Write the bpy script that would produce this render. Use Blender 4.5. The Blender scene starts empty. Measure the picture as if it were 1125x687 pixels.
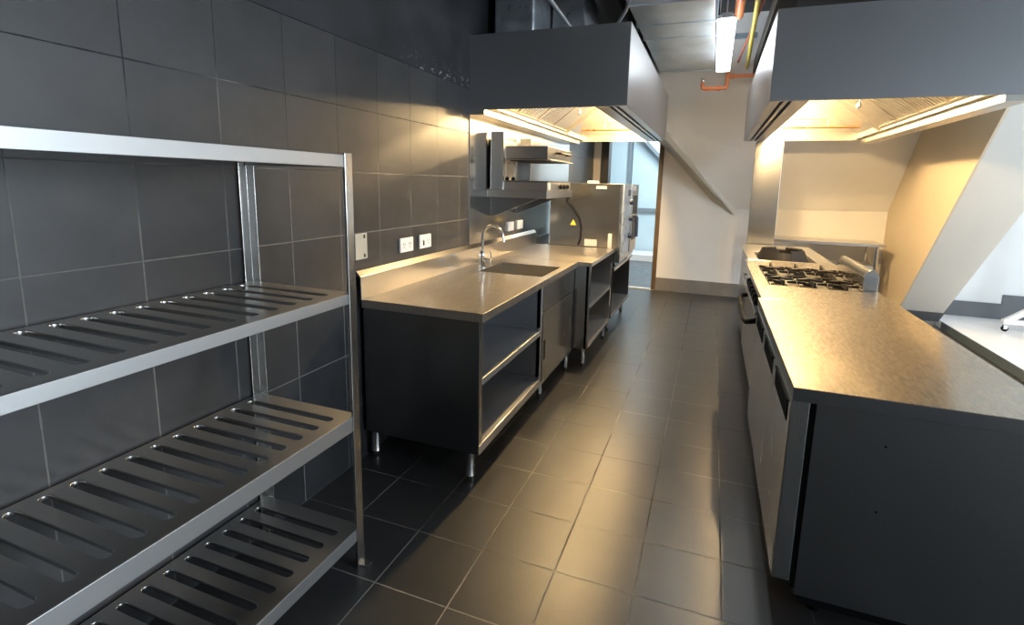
import bpy, bmesh, math, random
from mathutils import Vector, Matrix
random.seed(4)
scn = bpy.context.scene
COL = scn.collection
PI = math.pi

# ------------------------------------------------------------------ materials
def nodes_of(name):
    m = bpy.data.materials.new(name); m.use_nodes = True
    nt = m.node_tree; nt.nodes.clear()
    out = nt.nodes.new('ShaderNodeOutputMaterial'); b = nt.nodes.new('ShaderNodeBsdfPrincipled')
    nt.links.new(b.outputs[0], out.inputs[0])
    return m, nt, b

def ramp(nt, src, stops):
    r = nt.nodes.new('ShaderNodeValToRGB')
    el = r.color_ramp.elements
    while len(el) < len(stops): el.new(0.5)
    for e, (p, c) in zip(el, stops):
        e.position = p; e.color = c if len(c) == 4 else (*c, 1)
    nt.links.new(src, r.inputs[0])
    return r

def noise(nt, scale=(1, 1, 1), freq=5.0, detail=4.0, rough=.55):
    tc = nt.nodes.new('ShaderNodeNewGeometry')
    mp = nt.nodes.new('ShaderNodeMapping'); mp.inputs['Scale'].default_value = scale
    nt.links.new(tc.outputs['Position'], mp.inputs['Vector'])
    n = nt.nodes.new('ShaderNodeTexNoise'); n.inputs['Scale'].default_value = freq
    n.inputs['Detail'].default_value = detail; n.inputs['Roughness'].default_value = rough
    nt.links.new(mp.outputs[0], n.inputs['Vector'])
    return n

def g(v, a=1): return (v, v, v, a)

def two_lobe(m, nt, b, fac=.35, sharp=.5):
    """brushed metal: a broad lobe with a share of sharper reflection over it"""
    b2 = nt.nodes.new('ShaderNodeBsdfPrincipled'); b2.inputs['Metallic'].default_value = b.inputs['Metallic'].default_value
    for k in ('Base Color', 'Normal'):
        if b.inputs[k].is_linked: nt.links.new(b.inputs[k].links[0].from_socket, b2.inputs[k])
    if b.inputs['Roughness'].is_linked:
        mu = nt.nodes.new('ShaderNodeMath'); mu.operation = 'MULTIPLY'; mu.inputs[1].default_value = sharp
        nt.links.new(b.inputs['Roughness'].links[0].from_socket, mu.inputs[0]); nt.links.new(mu.outputs[0], b2.inputs['Roughness'])
    mix = nt.nodes.new('ShaderNodeMixShader')
    if isinstance(fac, float): mix.inputs[0].default_value = fac
    else: nt.links.new(fac, mix.inputs[0])
    nt.links.new(b.outputs[0], mix.inputs[1]); nt.links.new(b2.outputs[0], mix.inputs[2])
    out = [n for n in nt.nodes if n.type == 'OUTPUT_MATERIAL'][0]
    nt.links.new(mix.outputs[0], out.inputs[0])

def steel(name, col=(.58, .57, .55), rough=.3, grain=(1, 40, 40), bump=.0, spread=.006, var=.012, lobe=.35, metal=1.0):
    """brushed stainless: metallic, with fine grain stretched along one axis"""
    m, nt, b = nodes_of(name)
    b.inputs['Metallic'].default_value = metal
    n = noise(nt, tuple(1.0 if g_ <= 1 else 6.0 for g_ in grain), 2.2, 3.0, .5)
    r = ramp(nt, n.outputs['Fac'], [(.25, g(max(.05, rough - spread))), (.75, g(rough + spread))])
    nt.links.new(r.outputs[0], b.inputs['Roughness'])
    n2 = noise(nt, (1, 1, 1), 3.0, 4.0)
    lo = tuple(c * (1 - var) for c in col); hi = tuple(min(1, c * (1 + var)) for c in col)
    r2 = ramp(nt, n2.outputs['Fac'], [(.3, lo), (.7, hi)])
    nt.links.new(r2.outputs[0], b.inputs['Base Color'])
    if bump:
        nb = noise(nt, (1, 1, 1), 2.2, 2.0)
        bp = nt.nodes.new('ShaderNodeBump'); bp.inputs['Strength'].default_value = bump; bp.inputs['Distance'].default_value = .02
        nt.links.new(nb.outputs['Fac'], bp.inputs['Height']); nt.links.new(bp.outputs[0], b.inputs['Normal'])
    if lobe: two_lobe(m, nt, b, lobe)
    return m

def plain(name, col, rough=.5, metallic=0.0, var=.05, freq=6.0, bump=0.0, spec=.5, rspread=0.04):
    m, nt, b = nodes_of(name)
    n = noise(nt, (1, 1, 1), freq, 5.0)
    lo = tuple(c * (1 - var) for c in col); hi = tuple(min(1, c * (1 + var)) for c in col)
    r = ramp(nt, n.outputs['Fac'], [(.3, lo), (.7, hi)])
    nt.links.new(r.outputs[0], b.inputs['Base Color'])
    r2 = ramp(nt, n.outputs['Fac'], [(.3, g(max(.02, rough - rspread))), (.7, g(min(1, rough + rspread)))])
    nt.links.new(r2.outputs[0], b.inputs['Roughness'])
    b.inputs['Metallic'].default_value = metallic
    b.inputs['Specular IOR Level'].default_value = spec
    if bump:
        bp = nt.nodes.new('ShaderNodeBump'); bp.inputs['Strength'].default_value = bump; bp.inputs['Distance'].default_value = .01
        nt.links.new(n.outputs['Fac'], bp.inputs['Height']); nt.links.new(bp.outputs[0], b.inputs['Normal'])
    return m

def emit(name, col, strength):
    m = bpy.data.materials.new(name); m.use_nodes = True
    nt = m.node_tree; nt.nodes.clear()
    out = nt.nodes.new('ShaderNodeOutputMaterial'); e = nt.nodes.new('ShaderNodeEmission')
    e.inputs[0].default_value = (*col, 1); e.inputs[1].default_value = strength
    nt.links.new(e.outputs[0], out.inputs[0])
    return m

def tiles(name, axes, off, size, lo, hi, grout_a, grout_b, rough, width=.0044, rspread=.08, bump=.5, var_tile=.25, zgraze=None, spec=.5):
    """square tile grid on two world axes, worn grout in two tones, each tile with a tone of its own"""
    m, nt, b = nodes_of(name)
    L = nt.links
    geo = nt.nodes.new('ShaderNodeNewGeometry'); sep = nt.nodes.new('ShaderNodeSeparateXYZ')
    L.new(geo.outputs['Position'], sep.inputs[0])
    def mth(op, a, bb=None):
        n = nt.nodes.new('ShaderNodeMath'); n.operation = op
        for i, v in enumerate((a, bb)):
            if v is None: continue
            if isinstance(v, (int, float)): n.inputs[i].default_value = v
            else: L.new(v, n.inputs[i])
        return n.outputs[0]
    ds, ids = [], []
    for ax, o in zip(axes, off):
        s = mth('DIVIDE', mth('SUBTRACT', sep.outputs[ax], o), size)
        fr = mth('FRACT', s); ids.append(mth('FLOOR', s))
        ds.append(mth('MINIMUM', fr, mth('SUBTRACT', 1.0, fr)))
    d = mth('MINIMUM', ds[0], ds[1])
    wob = noise(nt, (1, 1, 1), 30.0, 3.0)
    wid = mth('MULTIPLY', wob.outputs['Fac'], 2 * width / size)
    line = nt.nodes.new('ShaderNodeMapRange')
    L.new(mth('DIVIDE', d, wid), line.inputs['Value'])
    line.inputs['From Min'].default_value = .35; line.inputs['From Max'].default_value = .7
    cmb = nt.nodes.new('ShaderNodeCombineXYZ'); L.new(ids[0], cmb.inputs[0]); L.new(ids[1], cmb.inputs[1])
    wn = nt.nodes.new('ShaderNodeTexWhiteNoise'); wn.noise_dimensions = '3D'; L.new(cmb.outputs[0], wn.inputs['Vector'])
    mot = noise(nt, (1, 1, 1), 7.0, 8.0, .62)
    mix = mth('ADD', mth('MULTIPLY', mot.outputs['Fac'], 1 - var_tile), mth('MULTIPLY', wn.outputs['Value'], var_tile))
    base = ramp(nt, mix, [(.25, lo), (.75, hi)])
    gn = noise(nt, (1, 1, 1), 1.6, 3.0)
    gsrc = gn.outputs['Fac']
    if zgraze is not None:      # grout darker higher up: grazing light put into its colour
        gsrc = mth('ADD', gsrc, mth('MULTIPLY', mth('SUBTRACT', zgraze, sep.outputs[2]), .5))
    b.inputs['Specular IOR Level'].default_value = spec
    gr = ramp(nt, gsrc, [(.42, grout_a), (.56, grout_b)])
    mx = nt.nodes.new('ShaderNodeMix'); mx.data_type = 'RGBA'
    L.new(line.outputs[0], mx.inputs['Factor']); L.new(gr.outputs[0], mx.inputs['A']); L.new(base.outputs[0], mx.inputs['B'])
    L.new(mx.outputs['Result'], b.inputs['Base Color'])
    rr = ramp(nt, mot.outputs['Fac'], [(.3, g(rough - rspread)), (.7, g(rough + rspread))])
    mr = nt.nodes.new('ShaderNodeMix'); mr.data_type = 'RGBA'
    mr.inputs['A'].default_value = g(.85); L.new(line.outputs[0], mr.inputs['Factor']); L.new(rr.outputs[0], mr.inputs['B'])
    L.new(mr.outputs['Result'], b.inputs['Roughness'])
    bp = nt.nodes.new('ShaderNodeBump'); bp.inputs['Strength'].default_value = bump; bp.inputs['Distance'].default_value = .004
    hh = line.outputs[0]
    L.new(hh, bp.inputs['Height']); L.new(bp.outputs[0], b.inputs['Normal'])
    return m

M = {}
M['floor_tile'] = tiles('charcoal_floor_tile', (0, 1), (0, 0), .3, (.030, .031, .033), (.052, .052, .053), (.03, .03, .03), (.26, .245, .22), .35, bump=.25, rspread=.012, spec=.85)
M['wall_tile'] = tiles('charcoal_wall_tile', (1, 2), (-.0215, -.001), .3, (.022, .0225, .025), (.045, .045, .047), (.010, .010, .012), (.15, .145, .135), .36, bump=.25, rspread=.02, zgraze=1.5, width=.0036, spec=.65)
M['floor_beyond'] = tiles('blue_grey_floor_tile', (0, 1), (0, 0), .3, (.09, .10, .11), (.12, .13, .14), (.1, .1, .1), (.25, .25, .25), .4)
M['black_paint'] = plain('black_painted_plaster', (.020, .021, .024), .45, var=.35, freq=4.0, bump=.25)
def flaking(m):
    """chips in the black paint along the top of the tiles, where pale plaster shows"""
    nt = m.node_tree; b = [n for n in nt.nodes if n.type == 'BSDF_PRINCIPLED'][0]
    n = noise(nt, (1, 1.0, 1.6), 26.0, 6.0, .7)
    geo = nt.nodes.new('ShaderNodeNewGeometry'); sep = nt.nodes.new('ShaderNodeSeparateXYZ'); nt.links.new(geo.outputs['Position'], sep.inputs[0])
    def mask(sock, a, b_):
        r = nt.nodes.new('ShaderNodeMapRange'); r.inputs['From Min'].default_value = a; r.inputs['From Max'].default_value = b_
        nt.links.new(sock, r.inputs['Value']); return r.outputs[0]
    def mul(a, c):
        q = nt.nodes.new('ShaderNodeMath'); q.operation = 'MULTIPLY'; nt.links.new(a, q.inputs[0]); nt.links.new(c, q.inputs[1]); return q.outputs[0]
    k = mul(mul(mask(sep.outputs[1], .75, 1.1), mask(sep.outputs[2], 2.21, 2.12)), mask(n.outputs['Fac'], .58, .62))
    mx = nt.nodes.new('ShaderNodeMix'); mx.data_type = 'RGBA'; mx.inputs['B'].default_value = (.34, .34, .36, 1)
    src = b.inputs['Base Color'].links[0].from_socket
    nt.links.new(k, mx.inputs['Factor']); nt.links.new(src, mx.inputs['A']); nt.links.new(mx.outputs['Result'], b.inputs['Base Color'])
flaking(M['black_paint'])
M['steel'] = steel('brushed_steel', (.60, .59, .57), .30, (1, 40, 40))
M['steel_y'] = steel('brushed_steel_lengthways', (.58, .57, .55), .30, (40, 1, 40))
M['steel_z'] = steel('brushed_steel_upright', (.60, .59, .57), .27, (40, 40, 1))
M['steel_dark'] = steel('dark_shaded_steel', (.27, .27, .27), .33, (1, 40, 40))  # darker copy of the steel, dark reflections put into its colour
def scratched(name, col, amt=1.0, rough=.36):
    m, nt, b = nodes_of(name)
    b.inputs['Metallic'].default_value = 1.0
    n1 = noise(nt, (9, 2.2, 1), 12.0, 8.0, .68)       # swirls
    n2 = noise(nt, (1, 1, 1), 2.5, 4.0, .55)         # worn patches
    r = ramp(nt, n1.outputs['Fac'], [(.30, g(rough-.02*amt)), (.75, g(rough+.02*amt))])
    nt.links.new(r.outputs[0], b.inputs['Roughness'])
    mx = nt.nodes.new('ShaderNodeMix'); mx.data_type = 'RGBA'; mx.blend_type = 'MULTIPLY'; mx.inputs['Factor'].default_value = 1.0
    c1 = ramp(nt, n1.outputs['Fac'], [(.34, g(1-.05*amt)), (.64, g(1.0))])
    c2 = ramp(nt, n2.outputs['Fac'], [(.3, tuple(c*(1-.1*amt) for c in col)), (.7, col)])
    nt.links.new(c1.outputs[0], mx.inputs['A']); nt.links.new(c2.outputs[0], mx.inputs['B'])
    nt.links.new(mx.outputs['Result'], b.inputs['Base Color'])
    f = ramp(nt, n1.outputs['Fac'], [(.35, g(.45-.2*amt)), (.65, g(.45+.2*amt))])
    two_lobe(m, nt, b, f.outputs[0], .35)
    return m
M['worktop'] = scratched('scratched_steel_worktop', (.52, .47, .41), 1.2, .33)
M['bench_top'] = scratched('smooth_steel_worktop', (.64, .60, .55), .25, .40)
M['oven_steel'] = steel('oven_case_steel', (.46, .45, .43), .26, (1, 40, 40))
M['rim_steel'] = steel('satin_folded_steel', (.55, .55, .55), .46, (40, 1, 40), lobe=.12)
M['inner_steel'] = steel('satin_inner_steel', (.50, .51, .53), .42, (1, 40, 40), lobe=.25, metal=.75)
M['cladding'] = steel('polished_steel_sheet', (.56, .55, .53), .20, (1, 40, 40))
M['hood'] = steel('hood_steel', (.42, .42, .43), .40, (30, 30, 1), bump=.015, lobe=.2, metal=.88)
M['hood_in'] = steel('hood_lining_steel', (.66, .63, .57), .40, (30, 1, 30))
M['galv'] = plain('galvanised_sheet', (.72, .79, .84), .36, .5, var=.15, freq=3.5, rspread=.08)
M['foil'] = plain('foil_wrap', (.50, .52, .55), .34, .7, var=.3, freq=7.0, bump=.35, rspread=.1)
M['chrome'] = plain('chrome', (.82, .82, .82), .08, 1.0)
M['copper'] = plain('copper_pipe', (.62, .27, .12), .3, 1.0)
M['orange_pipe'] = plain('orange_plastic_pipe', (.80, .25, .09), .42)
M['yellow_pipe'] = plain('yellow_pipe_paint', (.75, .62, .10), .4)
M['red_pipe'] = plain('red_pipe_paint', (.55, .13, .07), .45)
M['grey_pipe'] = plain('grey_conduit_metal', (.62, .64, .66), .35, .6)
M['black'] = plain('black_plastic', (.008, .008, .009), .5, spec=.12)
M['cast_iron'] = plain('cast_iron', (.020, .018, .017), .6, .1, bump=.15, freq=60, spec=.2)
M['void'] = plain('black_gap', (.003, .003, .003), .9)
M['white_plastic'] = plain('white_plastic', (.80, .80, .78), .35)
M['paper'] = plain('white_paper', (.58, .57, .54), .7)
M['cream'] = plain('cream_wall_paint', (.80, .79, .78), .75, var=.03, freq=2.0)
M['beige'] = plain('tan_warm_lit_paint', (.60, .51, .38), .7, var=.03, freq=2.0)  # warm lamp light put into the stair wall's colour; plain tan on the jamb
M['lightgrey'] = plain('light_grey_wall_paint', (.60, .60, .57), .75, var=.03, freq=2.0)
M['rear_paint'] = plain('mid_grey_wall_paint', (.32, .32, .32), .7)
M['white_wall'] = plain('white_wall_paint', (.78, .80, .80), .75, var=.03, freq=2.0)
M['blue_wall'] = plain('pale_blue_wall', (.55, .68, .74), .6, var=.05, freq=1.5)
M['white_floor'] = plain('white_resin_floor', (.80, .80, .80), .35, var=.03, freq=2.0)
M['edge_strip'] = plain('blue_grey_edge_strip', (.085, .115, .15), .6, spec=.2)
M['base_dark'] = plain('dark_grey_skirting', (.12, .13, .14), .5)
M['base_brown'] = plain('brown_grey_skirting', (.22, .20, .18), .5, var=.12)
M['brown_trim'] = plain('brown_door_frame', (.13, .085, .045), .45, var=.15)
M['dark_trim'] = plain('black_brown_frame', (.02, .018, .016), .4)
M['grey_blue_trim'] = plain('grey_rail_paint', (.20, .24, .27), .5)
M['white_metal'] = plain('white_powder_coated_tube', (.74, .75, .78), .35)
M['yellow_sign'] = plain('yellow_sign', (.85, .60, .06), .5)
M['plate_metal'] = plain('pale_metal_plate', (.50, .50, .45), .45, .4)
M['blue_black'] = plain('dark_blue_plastic', (.02, .026, .05), .35)
M['panel_grey'] = plain('pale_control_panel', (.50, .55, .60), .3, .5)
M['tube_glow'] = emit('fluorescent_diffuser_glow', (.90, .97, 1.0), 6.0)
M['lamp_glow'] = emit('warm_lamp_glow', (1.0, .68, .30), 55.0)
M['cool_glow'] = emit('cool_tube_glow', (.85, .95, 1.0), 12.0)

# ------------------------------------------------------------------ mesh helpers
class MB:
    def __init__(s): s.bm = bmesh.new()
    def face(s, pts):
        return s.bm.faces.new([s.bm.verts.new(p) for p in pts])
    def box(s, x0, x1, y0, y1, z0, z1):
        if x0 > x1: x0, x1 = x1, x0
        v = [s.bm.verts.new(p) for p in ((x0,y0,z0),(x1,y0,z0),(x1,y1,z0),(x0,y1,z0),(x0,y0,z1),(x1,y0,z1),(x1,y1,z1),(x0,y1,z1))]
        for f in ((3,2,1,0),(4,5,6,7),(0,1,5,4),(1,2,6,5),(2,3,7,6),(3,0,4,7)):
            s.bm.faces.new([v[i] for i in f])
        return s
    def prism(s, axis, a, b, poly):
        """poly: 2-D outline in the two other axes (xyz order); extruded along axis from a to b"""
        def P(t, p):
            q = list(p); q.insert('xyz'.index(axis), t); return q
        A = [s.bm.verts.new(P(a, p)) for p in poly]; B = [s.bm.verts.new(P(b, p)) for p in poly]
        n = len(poly)
        s.bm.faces.new(A); s.bm.faces.new(B[::-1])
        for i in range(n): s.bm.faces.new([A[i], B[i], B[(i+1)%n], A[(i+1)%n]])
        return s
    def hull(s, A, B):
        """two matching outlines in space joined by sides"""
        A = [s.bm.verts.new(p) for p in A]; B = [s.bm.verts.new(p) for p in B]; n = len(A)
        s.bm.faces.new(A); s.bm.faces.new(B[::-1])
        for i in range(n): s.bm.faces.new([A[i], B[i], B[(i+1)%n], A[(i+1)%n]])
        return s
    def tube(s, path, r, seg=12, caps=True):
        path = [Vector(p) for p in path]; rings = []
        rs = r if isinstance(r, (list, tuple)) else [r]*len(path)
        up = None
        for i, p in enumerate(path):
            if i == 0: t = path[1]-p
            elif i == len(path)-1: t = p-path[i-1]
            else: t = (path[i+1]-p).normalized()+(p-path[i-1]).normalized()
            t.normalize()
            if up is None:
                a = Vector((0,0,1)) if abs(t.z) < .9 else Vector((1,0,0)); up = t.cross(a).normalized()
            else:
                up = (up - t*up.dot(t)).normalized()
            w = t.cross(up)
            rings.append([s.bm.verts.new(p+(up*math.cos(2*PI*k/seg)+w*math.sin(2*PI*k/seg))*rs[i]) for k in range(seg)])
        for A, B in zip(rings, rings[1:]):
            for k in range(seg): s.bm.faces.new([A[k], A[(k+1)%seg], B[(k+1)%seg], B[k]])
        if caps: s.bm.faces.new(rings[0][::-1]); s.bm.faces.new(rings[-1])
        return s
    def cyl(s, p0, p1, r, seg=16): return s.tube([p0, p1], r, seg)
    def lathe(s, c, prof, seg=24, axis='z'):
        """prof: (radius, height) from the base, about axis through c"""
        def P(r, h, a):
            u, v = r*math.cos(a), r*math.sin(a)
            return {'z': (c[0]+u, c[1]+v, c[2]+h), 'x': (c[0]+h, c[1]+u, c[2]+v), 'y': (c[0]+v, c[1]+h, c[2]+u)}[axis]
        rings = [[s.bm.verts.new(P(max(r, 1e-4), h, 2*PI*k/seg)) for k in range(seg)] for r, h in prof]
        for A, B in zip(rings, rings[1:]):
            for k in range(seg): s.bm.faces.new([A[k], A[(k+1)%seg], B[(k+1)%seg], B[k]])
        s.bm.faces.new(rings[0][::-1]); s.bm.faces.new(rings[-1])
        return s
    def grid_plate(s, xs, ys, holes, z0, z1):
        """flat plate of shared cells; cells listed in holes are left open"""
        V = {}
        def v(i, j, z):
            k = (i, j, z)
            if k not in V: V[k] = s.bm.verts.new((xs[i], ys[j], z))
            return V[k]
        cells = {(i, j) for i in range(len(xs)-1) for j in range(len(ys)-1)} - set(holes)
        for i, j in cells:
            s.bm.faces.new([v(i,j,z1), v(i+1,j,z1), v(i+1,j+1,z1), v(i,j+1,z1)])
            s.bm.faces.new([v(i,j+1,z0), v(i+1,j+1,z0), v(i+1,j,z0), v(i,j,z0)])
            for (di, dj, a, b) in ((0,-1,(0,0),(1,0)), (1,0,(1,0),(1,1)), (0,1,(1,1),(0,1)), (-1,0,(0,1),(0,0))):
                if (i+di, j+dj) not in cells:
                    p, q = (i+a[0], j+a[1]), (i+b[0], j+b[1])
                    s.bm.faces.new([v(*p,z0), v(*q,z0), v(*q,z1), v(*p,z1)])
        return s
    def build(s, name, mat, parent=None, bevel=0.0, smooth=False, seg=2, origin=None):
        bmesh.ops.recalc_face_normals(s.bm, faces=s.bm.faces[:])
        off = Vector(parent_origin(parent)) if parent is not None else Vector(origin or (0, 0, 0))
        if off.length: bmesh.ops.translate(s.bm, vec=-off, verts=s.bm.verts[:])
        me = bpy.data.meshes.new(name); s.bm.to_mesh(me); s.bm.free()
        return link_mesh(name, me, mat, parent, bevel, smooth, seg, off)

def parent_origin(p):
    o = Vector((0, 0, 0))
    while p is not None: o += p.location; p = p.parent
    return o

def link_mesh(name, me, mat, parent=None, bevel=0.0, smooth=False, seg=2, off=Vector((0,0,0))):
    o = bpy.data.objects.new(name, me); COL.objects.link(o)
    me.materials.append(M[mat] if isinstance(mat, str) else mat)
    if smooth:
        for p in me.polygons: p.use_smooth = True
        me.set_sharp_from_angle(angle=math.radians(40))
    if bevel:
        b = o.modifiers.new('bevel', 'BEVEL'); b.width = bevel; b.segments = seg; b.limit_method = 'ANGLE'; b.angle_limit = math.radians(40)
        b.harden_normals = False
    if parent is not None: o.parent = parent
    elif off.length: o.location = off
    return o

def thing(name, label, cat, loc, group=None):
    o = bpy.data.objects.new(name, None); COL.objects.link(o)
    o.empty_display_size = .05; o.location = loc
    o['label'] = label; o['category'] = cat
    if group: o['group'] = group
    return o
def tag(o, label, cat, group=None):
    o['label'] = label; o['category'] = cat
    if group: o['group'] = group
    return o
def struct(o, label=None):
    o['kind'] = 'structure'
    if label: o['label'] = label
    return o
def part(o, label): o['label'] = label; return o
def copy_child(src, parent, delta=(0, 0, 0)):
    c = src.copy(); COL.objects.link(c); c.parent = parent
    c.location = src.location + Vector(delta)
    for ch in list(src.children):
        d = ch.copy(); COL.objects.link(d); d.parent = c
    return c
def box(*a): return MB().box(*a)

# ------------------------------------------------------------------ room shell
WX = -.585          # tiled wall plane
BY = 5.60           # back wall plane
CR = 1.22           # height where the stair soffit starts
SL = .83            # soffit leans towards the room by SL per metre of height
def soff(z): return BY - SL*(z-CR)
CZ = 3.15           # ceiling height

struct(box(-.75, 3.5, -4.2, 5.62, -.12, 0).build('floor', 'floor_tile'), 'charcoal square floor tiles with pale worn grout')
struct(box(-3.2, 3.0, 5.62, 10.6, -.12, -.004).build('floor_beyond_doorway', 'floor_beyond'), 'blue grey floor tiles in the room past the doorway')
struct(MB().box(3.5, 7.5, -4.2, 6.2, -.12, .08).build('floor_white', 'white_floor'), 'white raised floor beside the cooking line')
struct(box(3.488, 3.5, -4.2, 4.9, 0, .08).build('trim_1', 'edge_strip'), 'dark grey edging strip along the raised white floor')
struct(box(-.75, WX, -4.2, 5.7, 0, 2.10).build('wall_left', 'wall_tile'), 'charcoal tiled wall')
struct(box(-.75, WX+.004, -4.2, 5.7, 2.10, CZ+.1).build('wall_left_upper', 'black_paint'), 'black painted plaster above the tiles')
struct(box(-.8, 7.5, -4.2, 5.7, CZ, CZ+.12).build('ceiling', 'black_paint'), 'black painted ceiling')
struct(box(-.8, 7.5, -4.3, -4.2, 0, CZ).build('wall_rear', 'rear_paint'))
struct(box(7.5, 7.6, -4.3, 6.2, 0, CZ).build('wall_right', 'white_wall'))
clad = struct(box(WX, WX+.006, 1.625, 4.25, .93, 2.43).build('wall_left_cladding', 'cladding', bevel=.002), 'stainless steel wall sheet behind the sink')

# back wall with a doorway at the left
w = MB()
w.box(.37, 3.05, BY, BY+.16, 0, CZ)
w.box(WX-.1, .37, BY, BY+.16, 2.32, CZ)
struct(w.build('wall_back', 'cream'), 'cream painted back wall')
# sloping underside of the stair, cut off along a diagonal at its left
T, T2 = (1.335, BY-.02, 1.105), (1.335, BY-.02, 1.195)
EL = (.30, soff(2.19), 2.19); EU = (.30, soff(2.19+.118), 2.19+.118)
zt = CZ
front = [(1.335, soff(CR)-.02, CR-.03), (3.05, soff(CR), CR), (3.05, soff(zt), zt), (.30, soff(zt), zt), EU, ]
back = [(p[0], BY+.01, p[2]) for p in front]
struct(MB().hull(front, back).build('wall_stair_soffit', 'cream'), 'sloping cream underside of the stair')
# edge of the stair along the diagonal: a narrow band and the underside going back to the wall
b = MB(); V = [b.bm.verts.new(p) for p in (T, EL, EU, T2, (1.042, BY, 1.281), (.30, BY, 2.06), (.30, BY, 2.31), (1.335, BY, 1.195))]
for f in ((0, 1, 2, 3), (0, 4, 5, 1), (1, 5, 6, 2), (3, 2, 6, 7), (0, 3, 7, 4), (4, 7, 6, 5)): b.bm.faces.new([V[k] for k in f])
struct(b.build('trim_2', 'lightgrey'), 'diagonal edge of the stair above the back wall')
struct(MB().box(.385, 3.05, BY-.014, BY, 0, .185).build('baseboard_back', 'base_brown', bevel=.003), 'brown grey skirting along the back wall')
# raking side wall of the stair at the right
f0 = lambda z: 4.90 - SL*(z-.08)
poly = [(f0(.08), .08), (5.9, .08), (5.9, CZ), (soff(CZ)+.25, CZ), (f0(CZ), CZ)]
struct(MB().prism('x', 3.05, 3.07, [(f0(0), 0), (5.9, 0), (5.9, CZ), (f0(CZ), CZ)]).build('wall_stair_side', 'beige'), 'side wall below the stair, warm lamp light in its colour')
A = [(3.07, f0(.08), .08), (3.40, f0(.08), .08), (3.665, f0(CZ), CZ), (3.07, f0(CZ), CZ)]
A = [(3.07, f0(0), 0), (3.44, f0(0), 0), (3.70, f0(CZ), CZ), (3.07, f0(CZ), CZ)]
struct(MB().hull(A, [(p[0], 5.9, p[2]) for p in A]).build('wall_stair_front', 'lightgrey'), 'light grey raking slab of the stair')
struct(box(3.07, 7.5, 5.35, 5.5, .08, CZ).build('wall_white', 'white_wall'), 'white wall of the adjoining room')
bb = lambda z: f0(z)-.012
struct(MB().hull([(3.05, bb(.08), .08), (3.455, bb(.08), .08), (3.465, bb(.2), .2), (3.05, bb(.2), .2)],
                 [(3.05, f0(.08), .08), (3.455, f0(.08), .08), (3.465, f0(.2), .2), (3.05, f0(.2), .2)]).build('baseboard_stair', 'base_dark'))
struct(MB().box(3.46, 4.17, 5.335, 5.35, .08, .255).box(4.17, 7.5, 5.335, 5.35, .08, .36).build('baseboard_right', 'base_dark'))

# doorway frame and the room beyond
struct(MB().box(.325, .385, BY-.03, BY+.2, 0, 2.32).build('door_1', 'brown_trim', bevel=.004), 'brown door jamb beside the cream wall')
struct(box(WX, -.485, BY-.02, BY+.18, 0, 2.32).build('trim_3', 'beige', bevel=.004), 'tan door jamb at the tiled wall')
struct(box(-.485, -.375, BY+.02, BY+.22, 0, 2.32).build('trim_4', 'dark_trim', bevel=.004), 'black inner door frame')
struct(box(-.45, .37, BY-.03, BY+.06, 0, .012).build('trim_5', 'lightgrey'), 'pale threshold of the doorway')
struct(MB().box(-3.2, -.62, 9.0, 9.15, 0, 3.0).box(-.55, 3.0, 9.06, 9.2, 0, 3.0).build('wall_beyond', 'blue_wall'), 'pale blue wall of the room past the doorway')
struct(box(-.63, -.56, 8.96, 9.12, 0, 3.0).build('trim_6', 'grey_blue_trim'))
struct(box(-.55, 3.0, 9.0, 9.06, .93, 1.0).build('trim_7', 'grey_blue_trim'), 'grey horizontal rail on the pale blue wall')
struct(box(-3.2, 3.0, 8.3, 9.0, 0, .12).build('floor_step', 'white_floor'), 'white step in the room past the doorway')
struct(box(-.95, -.80, 7.4, 7.5, 0, 3.0).build('trim_8', 'white_wall'))
s = MB()
s.hull([(-.40, 8.9, 2.45), (.55, 8.9, 1.50), (1.6, 8.9, 1.5), (1.6, 8.9, 2.9), (-.40, 8.9, 2.9)], [(-.40, 9.06, 2.45), (.55, 9.06, 1.50), (1.6, 9.06, 1.5), (1.6, 9.06, 2.9), (-.40, 9.06, 2.9)])
struct(s.build('wall_beyond_stair', 'white_wall'))
struct(MB().hull([(-.44, 8.87, 2.43), (.51, 8.87, 1.48), (.56, 8.87, 1.53), (-.39, 8.87, 2.48)], [(-.44, 9.05, 2.43), (.51, 9.05, 1.48), (.56, 9.05, 1.53), (-.39, 9.05, 2.48)]).build('trim_9', 'grey_blue_trim'))
struct(box(-3.2, 3.0, 5.8, 10.6, 3.0, 3.1).build('ceiling_beyond', 'white_wall'))
struct(box(-3.3, -3.2, 5.7, 10.6, -.1, 3.0).build('wall_beyond_side', 'blue_wall'))
struct(box(3.0, 3.05, 5.8, 10.6, -.1, 3.0).build('wall_beyond_side_right', 'blue_wall'))

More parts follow.
